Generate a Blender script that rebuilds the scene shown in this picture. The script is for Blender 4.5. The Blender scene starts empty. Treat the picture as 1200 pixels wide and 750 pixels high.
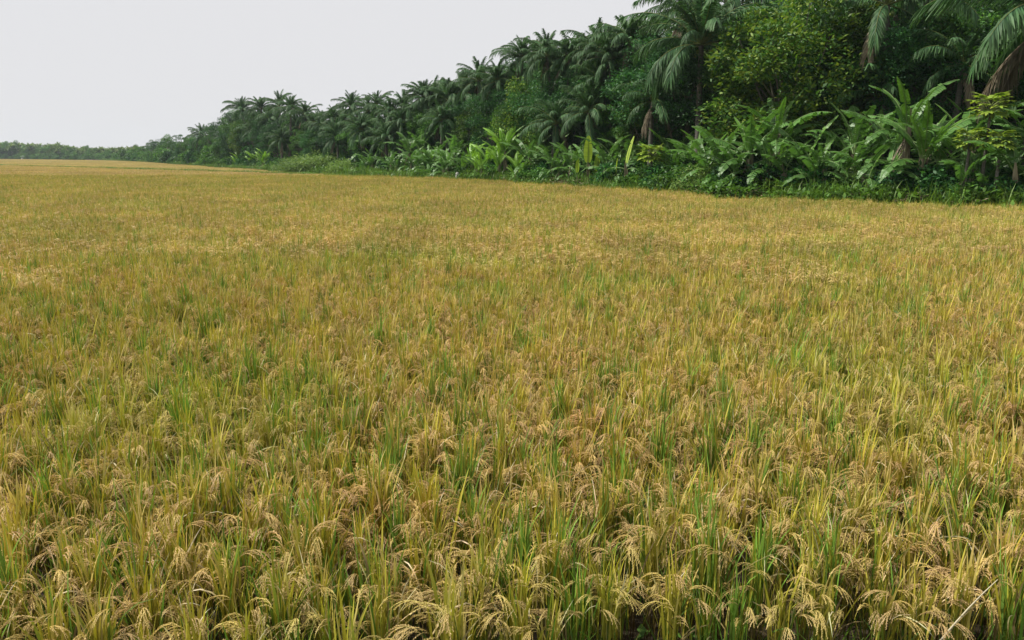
import bpy, math, random
import numpy as np
from mathutils import Matrix, Vector
R = math.radians
SC = bpy.context.scene
COL = SC.collection
rng = np.random.default_rng(11)
random.seed(5)

# ------------------------------------------------------------------ camera, sky, sun, exposure
F, CH, PITCH = 940.0, 2.3, math.atan(192 / 940.0)
cam = bpy.data.cameras.new('camera')
cam.sensor_width = 36; cam.lens = F / 1200 * 36; cam.clip_start = 0.05; cam.clip_end = 6000
camo = bpy.data.objects.new('camera', cam); COL.objects.link(camo)
camo.location = (0, 0, CH); camo.rotation_euler = (math.pi / 2 - PITCH, 0, 0)
SC.camera = camo

SUN_EL, SUN_AZ = 53, -80          # degrees; azimuth from +Y towards +X
w = bpy.data.worlds.new('World'); SC.world = w; w.use_nodes = True
nt = w.node_tree; nt.nodes.clear()
out = nt.nodes.new('ShaderNodeOutputWorld'); bg = nt.nodes.new('ShaderNodeBackground')
sky = nt.nodes.new('ShaderNodeTexSky'); sky.sky_type = 'NISHITA'; sky.sun_disc = False
sky.sun_elevation = R(SUN_EL); sky.sun_rotation = R(SUN_AZ); sky.dust_density = 3
# bright thin overcast: a pale cloud layer over nearly all of the blue
mix = nt.nodes.new('ShaderNodeMix'); mix.data_type = 'RGBA'
tc = nt.nodes.new('ShaderNodeTexCoord'); nz = nt.nodes.new('ShaderNodeTexNoise')
nz.inputs['Scale'].default_value = 1.6; nz.inputs['Detail'].default_value = 3
mr = nt.nodes.new('ShaderNodeMapRange')
mr.inputs['To Min'].default_value = 0.965; mr.inputs['To Max'].default_value = 1.0
nt.links.new(tc.outputs['Generated'], nz.inputs['Vector'])
nt.links.new(nz.outputs['Fac'], mr.inputs['Value'])
nt.links.new(mr.outputs['Result'], mix.inputs['Factor'])
nt.links.new(sky.outputs['Color'], mix.inputs['A'])
mix.inputs['B'].default_value = (5.9, 5.9, 6.05, 1)
nt.links.new(mix.outputs['Result'], bg.inputs['Color'])
bg.inputs['Strength'].default_value = 0.1
nt.links.new(bg.outputs[0], out.inputs[0])

sl = bpy.data.lights.new('sun', 'SUN'); sl.energy = 5.0; sl.angle = R(1.2); sl.color = (1, .95, .86)
so = bpy.data.objects.new('sun', sl); COL.objects.link(so)
sd = Vector((math.sin(R(SUN_AZ)) * math.cos(R(SUN_EL)), math.cos(R(SUN_AZ)) * math.cos(R(SUN_EL)), math.sin(R(SUN_EL))))
so.rotation_euler = sd.to_track_quat('Z', 'Y').to_euler(); so.location = (0, 0, 40)

SC.view_settings.view_transform = 'Standard'; SC.view_settings.look = 'None'
SC.view_settings.exposure = .4; SC.view_settings.gamma = 1
SC.render.engine = 'CYCLES'
SC.cycles.max_bounces = 6; SC.cycles.diffuse_bounces = 3; SC.cycles.glossy_bounces = 1
SC.cycles.transmission_bounces = 4; SC.cycles.transparent_max_bounces = 4

# ------------------------------------------------------------------ projection helpers (1200x750 photo)
def xat(px, Y, z=1.0):
    return (px - 600) / F * (Y * math.cos(PITCH) + (CH - z) * math.sin(PITCH))
def zat(Y, py):
    return CH + Y * math.tan(math.atan((375 - py) / F) - PITCH)
EX = [-700, 0, 130, 170, 200, 250, 330, 400, 450, 540, 600, 700, 850, 1000, 1200, 1500]
EY = [560, 450, 300, 227, 170, 124, 91, 74, 64, 55, 49, 41, 31.5, 28.6, 25.0, 21]
def E(px): return float(np.interp(px, EX, EY))

# ------------------------------------------------------------------ mesh building
class MB:
    def __init__(s): s.v, s.f, s.c, s.n = [], [], [], 0
    def add(s, v, f, c):
        v = np.asarray(v, float).reshape(-1, 3); f = np.asarray(f, int)
        c = np.broadcast_to(np.asarray(c, float), (len(v), 3))
        s.v.append(v); s.f.append(f + s.n); s.c.append(c); s.n += len(v)
        return s
    def merge(s, o, M=None, tint=None):
        V, Fc, Cc = o.arrays()
        if M is not None:
            M = np.array(M); V = V @ M[:3, :3].T + M[:3, 3]
        if tint is not None: Cc = Cc * np.asarray(tint)
        return s.add(V, Fc, Cc)
    def arrays(s):
        if len(s.v) > 1:
            s.v = [np.concatenate(s.v)]; s.f = [np.concatenate(s.f)]; s.c = [np.concatenate(s.c)]
        return s.v[0], s.f[0], s.c[0]
    def mesh(s, name, mat):
        V, Fc, Cc = s.arrays()
        me = bpy.data.meshes.new(name)
        me.vertices.add(len(V)); me.vertices.foreach_set('co', V.astype(np.float32).ravel())
        me.loops.add(Fc.size); me.loops.foreach_set('vertex_index', Fc.astype(np.int32).ravel())
        me.polygons.add(len(Fc))
        me.polygons.foreach_set('loop_start', np.arange(0, Fc.size, 4, dtype=np.int32))
        me.update(calc_edges=True); me.validate()
        a = me.attributes.new('tint', 'FLOAT_COLOR', 'POINT')
        a.data.foreach_set('color', np.concatenate([np.clip(Cc, 0, 1), np.ones((len(Cc), 1))], 1).astype(np.float32).ravel())
        me.materials.append(mat)
        return me

def arcs(base, az, th0, dth, L, K, pw=1.5, yaw=None):
    base = np.asarray(base, float); N = len(base); t = np.linspace(0, 1, K)
    th = np.asarray(th0)[:, None] + np.asarray(dth)[:, None] * t[None] ** pw
    a = np.asarray(az)[:, None] + (t[None] * 0 if yaw is None else np.asarray(yaw)[:, None] * t[None])
    ds = (np.asarray(L) / (K - 1))[:, None]
    d = np.stack([np.sin(th) * np.cos(a), np.sin(th) * np.sin(a), np.cos(th)], -1)
    P = np.zeros((N, K, 3)); P[:, 1:] = np.cumsum((d[:, :-1] + d[:, 1:]) / 2 * ds[..., None], 1)
    S = np.stack([-np.sin(a), np.cos(a), np.zeros_like(a)], -1)
    Nn = np.cross(d, S)
    return P + base[:, None], d, S, Nn
def strips(mb, P, W, S, c):
    N, K = P.shape[:2]
    W = np.broadcast_to(np.asarray(W), (N, K))[..., None]
    V = np.stack([P - S * W, P + S * W], 2).reshape(-1, 3)
    i = (np.arange(N)[:, None] * K + np.arange(K - 1)[None]).ravel() * 2
    f = np.stack([i, i + 1, i + 3, i + 2], 1)
    c = np.broadcast_to(np.asarray(c, float), (N, K, 3))
    mb.add(V, f, np.repeat(c[:, :, None], 2, 2).reshape(-1, 3)); return mb
def tube(mb, P, r, c, n=6):
    P = np.asarray(P, float); K = len(P); r = np.broadcast_to(r, (K,))
    T = np.gradient(P, axis=0); T /= np.linalg.norm(T, axis=1)[:, None] + 1e-9
    ref = np.where(np.abs(T[:, 2:3]) > .9, [[1., 0, 0]], [[0, 0, 1.]])
    A = np.cross(T, ref); A /= np.linalg.norm(A, axis=1)[:, None]; B = np.cross(T, A)
    a = np.arange(n) * 2 * math.pi / n
    V = P[:, None] + r[:, None, None] * (A[:, None] * np.cos(a)[None, :, None] + B[:, None] * np.sin(a)[None, :, None])
    k, j = np.meshgrid(np.arange(K - 1), np.arange(n), indexing='ij'); k = k.ravel(); j = j.ravel(); j2 = (j + 1) % n
    f = np.stack([k * n + j, k * n + j2, (k + 1) * n + j2, (k + 1) * n + j], 1)
    c = np.asarray(c, float); c = np.repeat(c[:, None], n, 1).reshape(-1, 3) if c.ndim == 2 else c
    return mb.add(V.reshape(-1, 3), f, c)
def box(mb, a, b, c):
    x0, y0, z0 = a; x1, y1, z1 = b
    V = [(x0,y0,z0),(x1,y0,z0),(x1,y1,z0),(x0,y1,z0),(x0,y0,z1),(x1,y0,z1),(x1,y1,z1),(x0,y1,z1)]
    return mb.add(V, [(3,2,1,0),(4,5,6,7),(0,1,5,4),(1,2,6,5),(2,3,7,6),(3,0,4,7)], c)
def U(a, b, n): return rng.uniform(a, b, n)

# ------------------------------------------------------------------ materials
def leaf_mat(name, trans=.3, rough=.5, spec=.4, var=.18, nscale=.5, patch=None, tgain=(1.25, 1.3, .7)):
    m = bpy.data.materials.new(name); m.use_nodes = True; t = m.node_tree; N = t.nodes; Lk = t.links; N.clear()
    o = N.new('ShaderNodeOutputMaterial'); p = N.new('ShaderNodeBsdfPrincipled')
    at = N.new('ShaderNodeAttribute'); at.attribute_name = 'tint'
    oi = N.new('ShaderNodeObjectInfo'); geo = N.new('ShaderNodeNewGeometry')
    m1 = N.new('ShaderNodeMapRange'); m1.inputs['To Min'].default_value = 1 - var; m1.inputs['To Max'].default_value = 1 + var
    Lk.new(oi.outputs['Random'], m1.inputs['Value'])
    sc = N.new('ShaderNodeVectorMath'); sc.operation = 'SCALE'
    Lk.new(at.outputs['Color'], sc.inputs[0]); Lk.new(m1.outputs['Result'], sc.inputs['Scale'])
    cur = sc.outputs[0]
    nz = N.new('ShaderNodeTexNoise'); nz.inputs['Scale'].default_value = nscale; nz.inputs['Detail'].default_value = 3
    Lk.new(geo.outputs['Position'], nz.inputs['Vector'])
    if patch:
        for tint, lo, hi, off in patch:
            if off:
                ad = N.new('ShaderNodeVectorMath'); ad.operation = 'ADD'; ad.inputs[1].default_value = off
                Lk.new(geo.outputs['Position'], ad.inputs[0])
                n2 = N.new('ShaderNodeTexNoise'); n2.inputs['Scale'].default_value = nscale * off[2]; n2.inputs['Detail'].default_value = 4
                Lk.new(ad.outputs[0], n2.inputs['Vector'])
            else: n2 = nz
            r2 = N.new('ShaderNodeMapRange'); r2.inputs['From Min'].default_value = lo; r2.inputs['From Max'].default_value = hi
            Lk.new(n2.outputs['Fac'], r2.inputs['Value'])
            mm = N.new('ShaderNodeMix'); mm.data_type = 'RGBA'; mm.blend_type = 'MULTIPLY'
            Lk.new(r2.outputs['Result'], mm.inputs['Factor']); Lk.new(cur, mm.inputs['A']); mm.inputs['B'].default_value = (*tint, 1)
            cur = mm.outputs['Result']
    Lk.new(cur, p.inputs['Base Color']); p.inputs['Roughness'].default_value = rough
    p.inputs['Specular IOR Level'].default_value = spec
    if trans > 0:
        tr = N.new('ShaderNodeBsdfTranslucent'); ms = N.new('ShaderNodeMixShader'); ms.inputs[0].default_value = trans
        g = N.new('ShaderNodeVectorMath'); g.operation = 'MULTIPLY'; g.inputs[1].default_value = tgain
        Lk.new(cur, g.inputs[0]); Lk.new(g.outputs[0], tr.inputs['Color'])
        Lk.new(p.outputs[0], ms.inputs[1]); Lk.new(tr.outputs[0], ms.inputs[2]); Lk.new(ms.outputs[0], o.inputs[0])
    else: Lk.new(p.outputs[0], o.inputs[0])
    return m
M_RICE = leaf_mat('rice', .16, .5, .3, .16, .55, [((.86, 1.0, .8), .5, .7, None), ((1.0, .88, .95), .52, .7, (37, 11, 2.6)), ((.92, .92, .85), .5, .72, (-51, 80, .3))])
M_LEAF = leaf_mat('tree_leaf', .28, .5, .2, .32, .35, [((.75, .85, .9), .5, .7, None)])
M_PALM = leaf_mat('palm_frond', .25, .55, .2, .2, .4)
M_BAN = leaf_mat('banana_leaf', .3, .45, .4, .2, 1.2, [((.85, .9, .8), .5, .7, None)])
M_DEAD = leaf_mat('dead_leaf', .1, .8, .1, .25, 3.0, [((.6, .6, .62), .5, .65, None)])
M_GRASS = leaf_mat('verge_grass', .3, .5, .3, .2, .8, [((1.1, .9, .6), .55, .7, None)])

def solid(name, c1, c2, scale, rough=.9, bump=.3, stretch=(1, 1, 1)):
    m = bpy.data.materials.new(name); m.use_nodes = True; t = m.node_tree; N = t.nodes; Lk = t.links
    p = N['Principled BSDF']; p.inputs['Roughness'].default_value = rough; p.inputs['Specular IOR Level'].default_value = .2
    tc = N.new('ShaderNodeTexCoord'); mp = N.new('ShaderNodeMapping'); mp.inputs['Scale'].default_value = stretch
    Lk.new(tc.outputs['Object'], mp.inputs[0])
    nz = N.new('ShaderNodeTexNoise'); nz.inputs['Scale'].default_value = scale; nz.inputs['Detail'].default_value = 8; nz.inputs['Roughness'].default_value = .65
    Lk.new(mp.outputs[0], nz.inputs['Vector'])
    cr = N.new('ShaderNodeValToRGB'); cr.color_ramp.elements[0].position = .32; cr.color_ramp.elements[1].position = .7
    cr.color_ramp.elements[0].color = (*c1, 1); cr.color_ramp.elements[1].color = (*c2, 1)
    Lk.new(nz.outputs['Fac'], cr.inputs[0]); Lk.new(cr.outputs[0], p.inputs['Base Color'])
    b = N.new('ShaderNodeBump'); b.inputs['Strength'].default_value = bump
    Lk.new(nz.outputs['Fac'], b.inputs['Height']); Lk.new(b.outputs[0], p.inputs['Normal'])
    return m
M_SOIL = solid('damp_soil', (.016, .012, .008), (.05, .037, .023), 1.5)
M_BANK = solid('earth_bank', (.06, .05, .025), (.15, .12, .07), 3)
M_BARK = solid('bark', (.09, .075, .055), (.24, .21, .17), 6, stretch=(1, 1, .4))
M_PALMTRUNK = solid('palm_trunk', (.06, .055, .045), (.15, .14, .12), 5, stretch=(.5, .5, 5))
M_STEM = solid('banana_stem', (.10, .08, .05), (.34, .31, .2), 7, .7, stretch=(3, 3, .3))
M_WHITE = solid('white_paint', (.55, .55, .53), (.8, .8, .78), 4, .7, .1)
M_ROOF = solid('pale_roof_sheet', (.4, .4, .39), (.6, .6, .58), 5)
M_DARK = solid('door_wood', (.05, .04, .03), (.12, .09, .06), 5)
M_FRUIT = solid('fruit', (.05, .10, .02), (.16, .2, .04), 8, .5)

# ------------------------------------------------------------------ object helpers
def link(name, me, parent=None, M=None, label=None, kind=None, cat=None, group=None):
    o = bpy.data.objects.new(name, me); COL.objects.link(o)
    if parent is not None: o.parent = parent
    if M is not None: o.matrix_local = M
    if label: o['label'] = label
    if kind: o['kind'] = kind
    if cat: o['category'] = cat
    if group: o['group'] = group
    return o
def TRS(loc=(0, 0, 0), rz=0, ry=0, s=1):
    sv = s if hasattr(s, '__len__') else (s, s, s)
    return Matrix.Translation(loc) @ Matrix.Rotation(rz, 4, 'Z') @ Matrix.Rotation(ry, 4, 'Y') @ Matrix.Diagonal((*sv, 1))
def root(name, loc, label, cat, group=None, rz=0, s=1):
    return link(name, None, None, TRS(loc, rz, 0, s), label, None, cat, group)

def scatter(name, pts, rz, sc, vi, protos, label, kind='stuff', cat=None):
    """one object: a point mesh whose points carry the prototypes as instances"""
    pts = np.asarray(pts, float)
    me = bpy.data.meshes.new(name); me.vertices.add(len(pts)); me.vertices.foreach_set('co', pts.astype(np.float32).ravel()); me.update()
    for an, ty, val in (('rz', 'FLOAT', rz), ('sc', 'FLOAT', sc), ('vi', 'INT', vi)):
        a = me.attributes.new(an, ty, 'POINT'); a.data.foreach_set('value', np.asarray(val, np.int32 if ty == 'INT' else np.float32))
    col = bpy.data.collections.new(name + '_kinds')
    for k, pm in enumerate(protos):
        col.objects.link(bpy.data.objects.new(f'{name}_kind_{k:02d}', pm))
    ng = bpy.data.node_groups.new(name, 'GeometryNodeTree')
    ng.interface.new_socket('Geometry', in_out='INPUT', socket_type='NodeSocketGeometry')
    ng.interface.new_socket('Geometry', in_out='OUTPUT', socket_type='NodeSocketGeometry')
    N, Lk = ng.nodes, ng.links
    gi = N.new('NodeGroupInput'); go = N.new('NodeGroupOutput'); ip = N.new('GeometryNodeInstanceOnPoints')
    ci = N.new('GeometryNodeCollectionInfo'); ci.inputs['Collection'].default_value = col
    ci.inputs['Separate Children'].default_value = True; ci.inputs['Reset Children'].default_value = True
    def attr(n, ty):
        a = N.new('GeometryNodeInputNamedAttribute'); a.data_type = ty; a.inputs['Name'].default_value = n; return a.outputs['Attribute']
    cx = N.new('ShaderNodeCombineXYZ'); Lk.new(attr('rz', 'FLOAT'), cx.inputs['Z'])
    Lk.new(gi.outputs[0], ip.inputs['Points']); Lk.new(ci.outputs[0], ip.inputs['Instance'])
    ip.inputs['Pick Instance'].default_value = True; Lk.new(attr('vi', 'INT'), ip.inputs['Instance Index'])
    Lk.new(cx.outputs[0], ip.inputs['Rotation']); Lk.new(attr('sc', 'FLOAT'), ip.inputs['Scale'])
    Lk.new(ip.outputs[0], go.inputs[0])
    o = link(name, me, None, None, label, kind, cat)
    md = o.modifiers.new('scatter', 'NODES'); md.node_group = ng
    return o

# ------------------------------------------------------------------ ground
def sheet(name, xs, ys, zf, mat, kind='structure'):
    X, Y = np.meshgrid(xs, ys); Z = zf(X, Y); n = len(xs)
    V = np.stack([X, Y, Z], -1).reshape(-1, 3)
    i = (np.arange(len(ys) - 1)[:, None] * n + np.arange(n - 1)[None]).ravel()
    me = MB().add(V, np.stack([i, i + 1, i + n + 1, i + n], 1), (.5, .5, .5)).mesh(name, mat)
    for p in me.polygons: p.use_smooth = True
    return link(name, me, kind=kind)
sheet('ground', np.linspace(-2500, 2500, 60), np.linspace(-300, 4500, 60), lambda x, y: x * 0 + .22, M_SOIL)
sheet('earth_bank', np.linspace(-14, 14, 90), np.linspace(-3, 2.15, 26),
      lambda x, y: .22 + .4 * np.clip((2.1 - y) / .75, 0, 1) ** .7 + .03 * np.sin(x * 3.1) * np.cos(y * 4 + x) - .035, M_BANK)

# ------------------------------------------------------------------ rice
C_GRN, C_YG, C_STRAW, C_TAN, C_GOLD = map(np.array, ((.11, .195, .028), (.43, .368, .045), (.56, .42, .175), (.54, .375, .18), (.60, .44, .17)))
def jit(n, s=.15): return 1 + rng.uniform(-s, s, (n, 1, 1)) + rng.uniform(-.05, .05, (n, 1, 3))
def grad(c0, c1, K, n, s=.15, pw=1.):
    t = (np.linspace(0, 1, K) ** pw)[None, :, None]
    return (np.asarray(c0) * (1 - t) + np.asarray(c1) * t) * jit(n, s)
def blade_w(K, w): return w * np.array([.55 + .45 * min(1, t * 3) if t < .45 else max(.04, 1 - ((t - .45) / .55) ** 1.6) for t in np.linspace(0, 1, K)])
def blades(mb, n, z0, z1, L0, L1, K, w, spread, lean, kinds, droop=(.1, 1.0)):
    """long leaf blades around a hill; kinds = list of (weight, base colour, tip colour)"""
    b = np.stack([rng.normal(0, spread, n), rng.normal(0, spread, n), U(z0, z1, n)], 1)
    az = U(0, 2 * math.pi, n); L = U(L0, L1, n)
    P, d, S, Nn = arcs(b, az, np.abs(rng.normal(0, lean, n)), U(*droop, n) * (rng.random(n) ** 1.5 + .15), L, K, 2.2, U(-.6, .6, n))
    tw = U(-1.2, 1.2, n)[:, None, None]; S = S * np.cos(tw) + Nn * np.sin(tw)
    wts = np.array([k[0] for k in kinds]); pick = rng.choice(len(kinds), n, p=wts / wts.sum())
    c = np.zeros((n, K, 3))
    for q, (_, a, e) in enumerate(kinds):
        s = pick == q
        if s.any(): c[s] = grad(a, e, K, s.sum(), .2, 1.3)
    return strips(mb, P, blade_w(K, w)[None] * U(.7, 1.15, n)[:, None], S, c)
def culms(mb, n, h, K, spread, w):
    b = np.stack([rng.normal(0, spread * .6, n), rng.normal(0, spread * .6, n), np.zeros(n)], 1)
    P, d, S, Nn = arcs(b, U(0, 6.28, n), np.abs(rng.normal(0, .12, n)), U(0, .25, n), U(h * .8, h, n), K, 1.5)
    c = grad(C_TAN * .22, C_YG * .6, K, n, .2)  # brown sheaths at the foot, colour deepened to stand in for shade between stems
    strips(mb, P, w, S, c); return P[:, -1]
def panicle_near(seed_dir=0):
    """drooping ear of rice: arching axis, side branches and grains"""
    mb = MB(); col = C_TAN if rng.random() < .55 else C_GOLD
    L = rng.uniform(.22, .29); th0 = rng.uniform(.05, .42); dth = rng.uniform(1.8, 2.7)
    P, d, S, Nn = arcs([(0, 0, 0)], [0.], [th0], [dth], [L], 12, 1.1)
    strips(mb, P, .0013, S, grad(C_YG * .9, col, 12, 1))
    nb = 8
    for k in range(nb):
        t = .22 + .72 * k / nb; i = int(t * 11)
        bL = rng.uniform(.10, .15) * (1.1 - .35 * t)
        th = th0 + dth * t ** 1.1
        side = (-1) ** k * rng.uniform(.05, .42)
        Pb, db, Sb, Nb = arcs([P[0, i]], [side], [th * .95], [max(.25, 2.9 - th) * .75], [bL], 7, .8)
        strips(mb, Pb, .0012, Sb, col * .95)
        ng = int(bL / .0075)
        tt = np.linspace(.08, 1, ng) * 6; ii = np.clip(tt.astype(int), 0, 5); fr = (tt - ii)[:, None]
        c = Pb[0, ii] * (1 - fr) + Pb[0, ii + 1] * fr; dd = db[0, ii]
        alt = np.where(np.arange(ng) % 2, 1, -1)[:, None]
        off = Sb[0, ii] * alt * .0022 + rng.normal(0, .0012, (ng, 3))
        ax = dd + Sb[0, ii] * alt * .35 + rng.normal(0, .12, (ng, 3)); ax /= np.linalg.norm(ax, axis=1)[:, None]
        s1 = np.cross(ax, rng.normal(0, 1, (ng, 3))); s1 /= np.linalg.norm(s1, axis=1)[:, None]; s2 = np.cross(ax, s1)
        c = c + off; gl, gw = .0056, .0023
        for s in (s1, s2):
            V = np.stack([c - ax * gl, c + s * gw, c + ax * gl, c - s * gw], 1).reshape(-1, 3)
            cc = np.repeat(col[None] * rng.uniform(.8, 1.2, (ng, 1)), 4, 0)
            mb.add(V, np.arange(ng * 4).reshape(-1, 4), cc)
    return mb
def panicle_mid(mb, base, n, nb, w, K=5):
    """the same ear in fewer pieces, several at once"""
    m = n * nb; b = np.repeat(base, nb, 0); az = np.repeat(U(0, 6.28, n), nb) + U(-.5, .5, m)
    P, d, S, Nn = arcs(b + rng.normal(0, .006, (m, 3)), az, U(.05, .5, m), U(1.6, 2.8, m), U(.12, .21, m), K, 1.1)
    tw = U(-1.4, 1.4, m)[:, None, None]; S = S * np.cos(tw) + Nn * np.sin(tw)
    W = w * np.linspace(.35, 1.2, K) * np.r_[np.ones(K - 1), .4]
    pk = np.where(rng.random((m, 1, 1)) < .55, C_TAN, C_GOLD)
    strips(mb, P, W[None], S, pk * jit(m, .2))
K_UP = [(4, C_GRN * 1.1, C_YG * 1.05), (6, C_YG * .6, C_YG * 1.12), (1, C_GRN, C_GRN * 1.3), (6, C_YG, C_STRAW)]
K_LOW = [(3, C_GRN * .6, C_GRN * .9), (1, C_STRAW * .4, C_STRAW * .8), (3, C_TAN * .22, C_TAN * .5)]  # brown and green lower leaves, darkened further to paint shade into the gaps

PAN = [panicle_near() for _ in range(7)]
BLD = []
for q in range(8):
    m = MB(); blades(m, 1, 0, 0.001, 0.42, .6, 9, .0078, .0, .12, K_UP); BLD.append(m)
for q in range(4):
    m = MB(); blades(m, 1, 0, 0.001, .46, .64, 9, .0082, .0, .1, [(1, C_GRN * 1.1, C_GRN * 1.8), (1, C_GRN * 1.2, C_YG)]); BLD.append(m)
K_GREEN = [(5, C_GRN * 1.15, C_GRN * 1.7), (5, C_GRN * 1.2, C_YG * .95), (1, C_YG, C_STRAW)]
def hill_parts(nl, npn, green=False, heavy=False):
    fol = MB(); side = rng.uniform(0, 6.28)
    top = culms(fol, 14, .8, 5, .032, .0024)
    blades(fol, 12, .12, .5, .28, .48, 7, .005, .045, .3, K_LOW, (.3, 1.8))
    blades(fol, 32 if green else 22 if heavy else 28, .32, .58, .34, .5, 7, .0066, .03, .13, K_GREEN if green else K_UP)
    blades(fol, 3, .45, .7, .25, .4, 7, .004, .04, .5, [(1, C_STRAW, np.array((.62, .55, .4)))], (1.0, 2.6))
    lv = [((8 + rng.integers(4)) if green and rng.random() < .8 else rng.integers(8), TRS((*rng.normal(0, .028, 2), rng.uniform(.36, .54)), rng.uniform(0, 6.28), 0, rng.uniform(.7, 1.08))) for _ in range(nl)]
    pn = []
    for k in range(npn):
        p = top[k]; pn.append((rng.integers(7), TRS((p[0], p[1], p[2] - (.08 if heavy else .02) * rng.random()), side + rng.normal(0, .8) if heavy else rng.uniform(0, 6.28), 0, rng.uniform(.58, .92))))
    return fol, lv, pn
HILLS = [hill_parts(*a) for a in ((12, 4, True), (11, 5, True), (11, 9), (6, 13, False, True), (6, 12, False, True), (7, 12, False, True), (10, 10), (12, 9), (10, 12), (5, 14, False, True))]
pan_me = [m.mesh('panicle', M_RICE) for m in PAN]; bld_me = [m.mesh('leaf', M_RICE) for m in BLD]
fol_me = [h[0].mesh('foliage', M_RICE) for h in HILLS]
joined = []
for fol, lv, pn in HILLS:
    j = MB(); j.merge(fol)
    for k, M in lv: j.merge(BLD[k], M)
    for k, M in pn: j.merge(PAN[k], M)
    joined.append(j.mesh('rice_hill', M_RICE))

# planting grid of hills (rows with jitter)
RS = .72; FZ = .22           # plant size, level of the paddy soil
SPC = .222 * RS
PA, PBn = 1.0, 0.0
def front(x): return 2.45 + .11 * x + .07 * math.sin(x * 2.3)
near = []
CELL = 2.0 * RS; CX0, CY0 = -74.16 - CELL / 2, 8.0
def is_near(x, y):
    ci = math.floor((x - CX0) / CELL); cj = math.floor((y - CY0) / CELL)
    if cj < 0: return True
    h = math.sin(ci * 12.9898 + cj * 78.233) * 43758.5453; h -= math.floor(h)
    return CY0 + (cj + .5) * CELL < 9.6 + 4.0 * h
NEAR_Y = 16.0
for j in range(int(NEAR_Y / SPC) + 2):
    for i in range(-108, 109):
        x = i * SPC + rng.normal(0, .025) + (j % 2) * .07; y = 1.9 + j * SPC + rng.normal(0, .025)
        if y < front(x) or not is_near(x, y) or abs(x) > .88 * y + 2.8: continue
        if rng.random() < .02: continue
        near.append((x, y))
near.sort(key=lambda p: p[0] ** 2 + p[1] ** 2 + (50 if abs(p[0]) > .66 * p[1] + .25 else 0))
for x, y in near[:300]:
    q = int(rng.choice(10, p=[.14, .14, .12, .07, .08, .08, .1, .12, .09, .06])); s = rng.uniform(.82, 1.12)
    s *= RS
    look = 'leafy green rice plant with few ears' if q < 2 else 'rice plant heavy with drooping tan ears' if q in (3, 4, 5, 9) else 'yellow green rice plant with tan ears'
    side = 'left' if x < -.22 * y else 'right' if x > .22 * y else 'middle'
    row = 'at the near edge' if y < front(x) + .3 else 'few rows in'
    r = root('rice_plant', (x, y, FZ), f'{look}, {row}, {side} of picture', 'rice plant', f'foreground rice: {look}, {row}, {side}', rng.uniform(0, 6.28), s)
    link('foliage', fol_me[q], r, kind='stuff')
    for k, M in HILLS[q][1]: link('leaf', bld_me[k], r, M)
    for k, M in HILLS[q][2]: link('panicle', pan_me[k], r, M)
rest = np.array(near[300:]); n = len(rest)
scatter('rice_crop', np.c_[rest, np.full(n, FZ)], U(0, 6.28, n), U(.84, 1.1, n) * RS, rng.integers(0, 10, n), joined,
        'dense ripening rice with tan ears beyond the foreground plants')

# middle distance: patches of 2 x 2 m
def patch_mid(size=2.0, spc=.222):
    mb = MB(); g = np.arange(-size / 2 + spc / 2, size / 2, spc)
    for x in g:
        for y in g:
            h = MB(); s = rng.uniform(.86, 1.1)
            nb = np.array([[*rng.normal(0, .04, 2), rng.uniform(.68, .8)] for _ in range(7)])
            tp = rng.random(); pn_ = 6 if tp < .15 else 12 if tp < .7 else 10
            nb = np.array([[*rng.normal(0, .03, 2), rng.uniform(.68, .8)] for _ in range(pn_)])
            panicle_mid(h, nb, pn_, 4, .0038)
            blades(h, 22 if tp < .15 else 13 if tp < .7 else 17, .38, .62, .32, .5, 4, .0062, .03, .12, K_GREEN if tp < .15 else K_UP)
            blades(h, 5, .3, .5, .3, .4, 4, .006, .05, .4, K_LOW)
            mb.merge(h, TRS((x + rng.normal(0, .03), y + rng.normal(0, .03), 0), 0, 0, s), (.93, .95, .9))
    return mb
mids = [patch_mid().mesh('rice_patch', M_RICE) for _ in range(4)]
def patch_far(size=6.0, tn=(1, 1, 1)):
    mb = MB(); n = 700
    x, y = U(-size / 2, size / 2, n), U(-size / 2, size / 2, n)
    for (nn, z0, L, w, th, dth, cs) in ((6, .45, .46, .012, .16, .6, (C_YG, C_YG, C_GRN * .5 + C_YG * .5, C_STRAW)), (4, .7, .26, .016, .5, 2.2, (C_TAN, C_GOLD, C_TAN, C_TAN))):
        m = n * nn
        b = np.c_[np.repeat(x, nn) + rng.normal(0, .06, m), np.repeat(y, nn) + rng.normal(0, .06, m), U(z0 - .05, z0 + .1, m)]
        P, d, S, Nn = arcs(b, U(0, 6.28, m), U(0, th * 2, m), U(0, dth, m), U(L * .7, L, m), 3, 1.3)
        tw = U(-1.2, 1.2, m)[:, None, None]; S = S * np.cos(tw) + Nn * np.sin(tw)
        pick = np.array(cs)[rng.integers(0, 4, m)][:, None]
        strips(mb, P, w * np.array([.8, 1, .3])[None], S, pick * jit(m, .2) * np.array(tn))
    return mb
fars = [patch_far(tn=(1.0, 1.01, 1.0)).mesh('rice_far_patch', M_RICE) for _ in range(3)]
fars2 = [patch_far(tn=(1.05, 1.12, 1.2)).mesh('rice_far_patch', M_RICE) for _ in range(3)]

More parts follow.
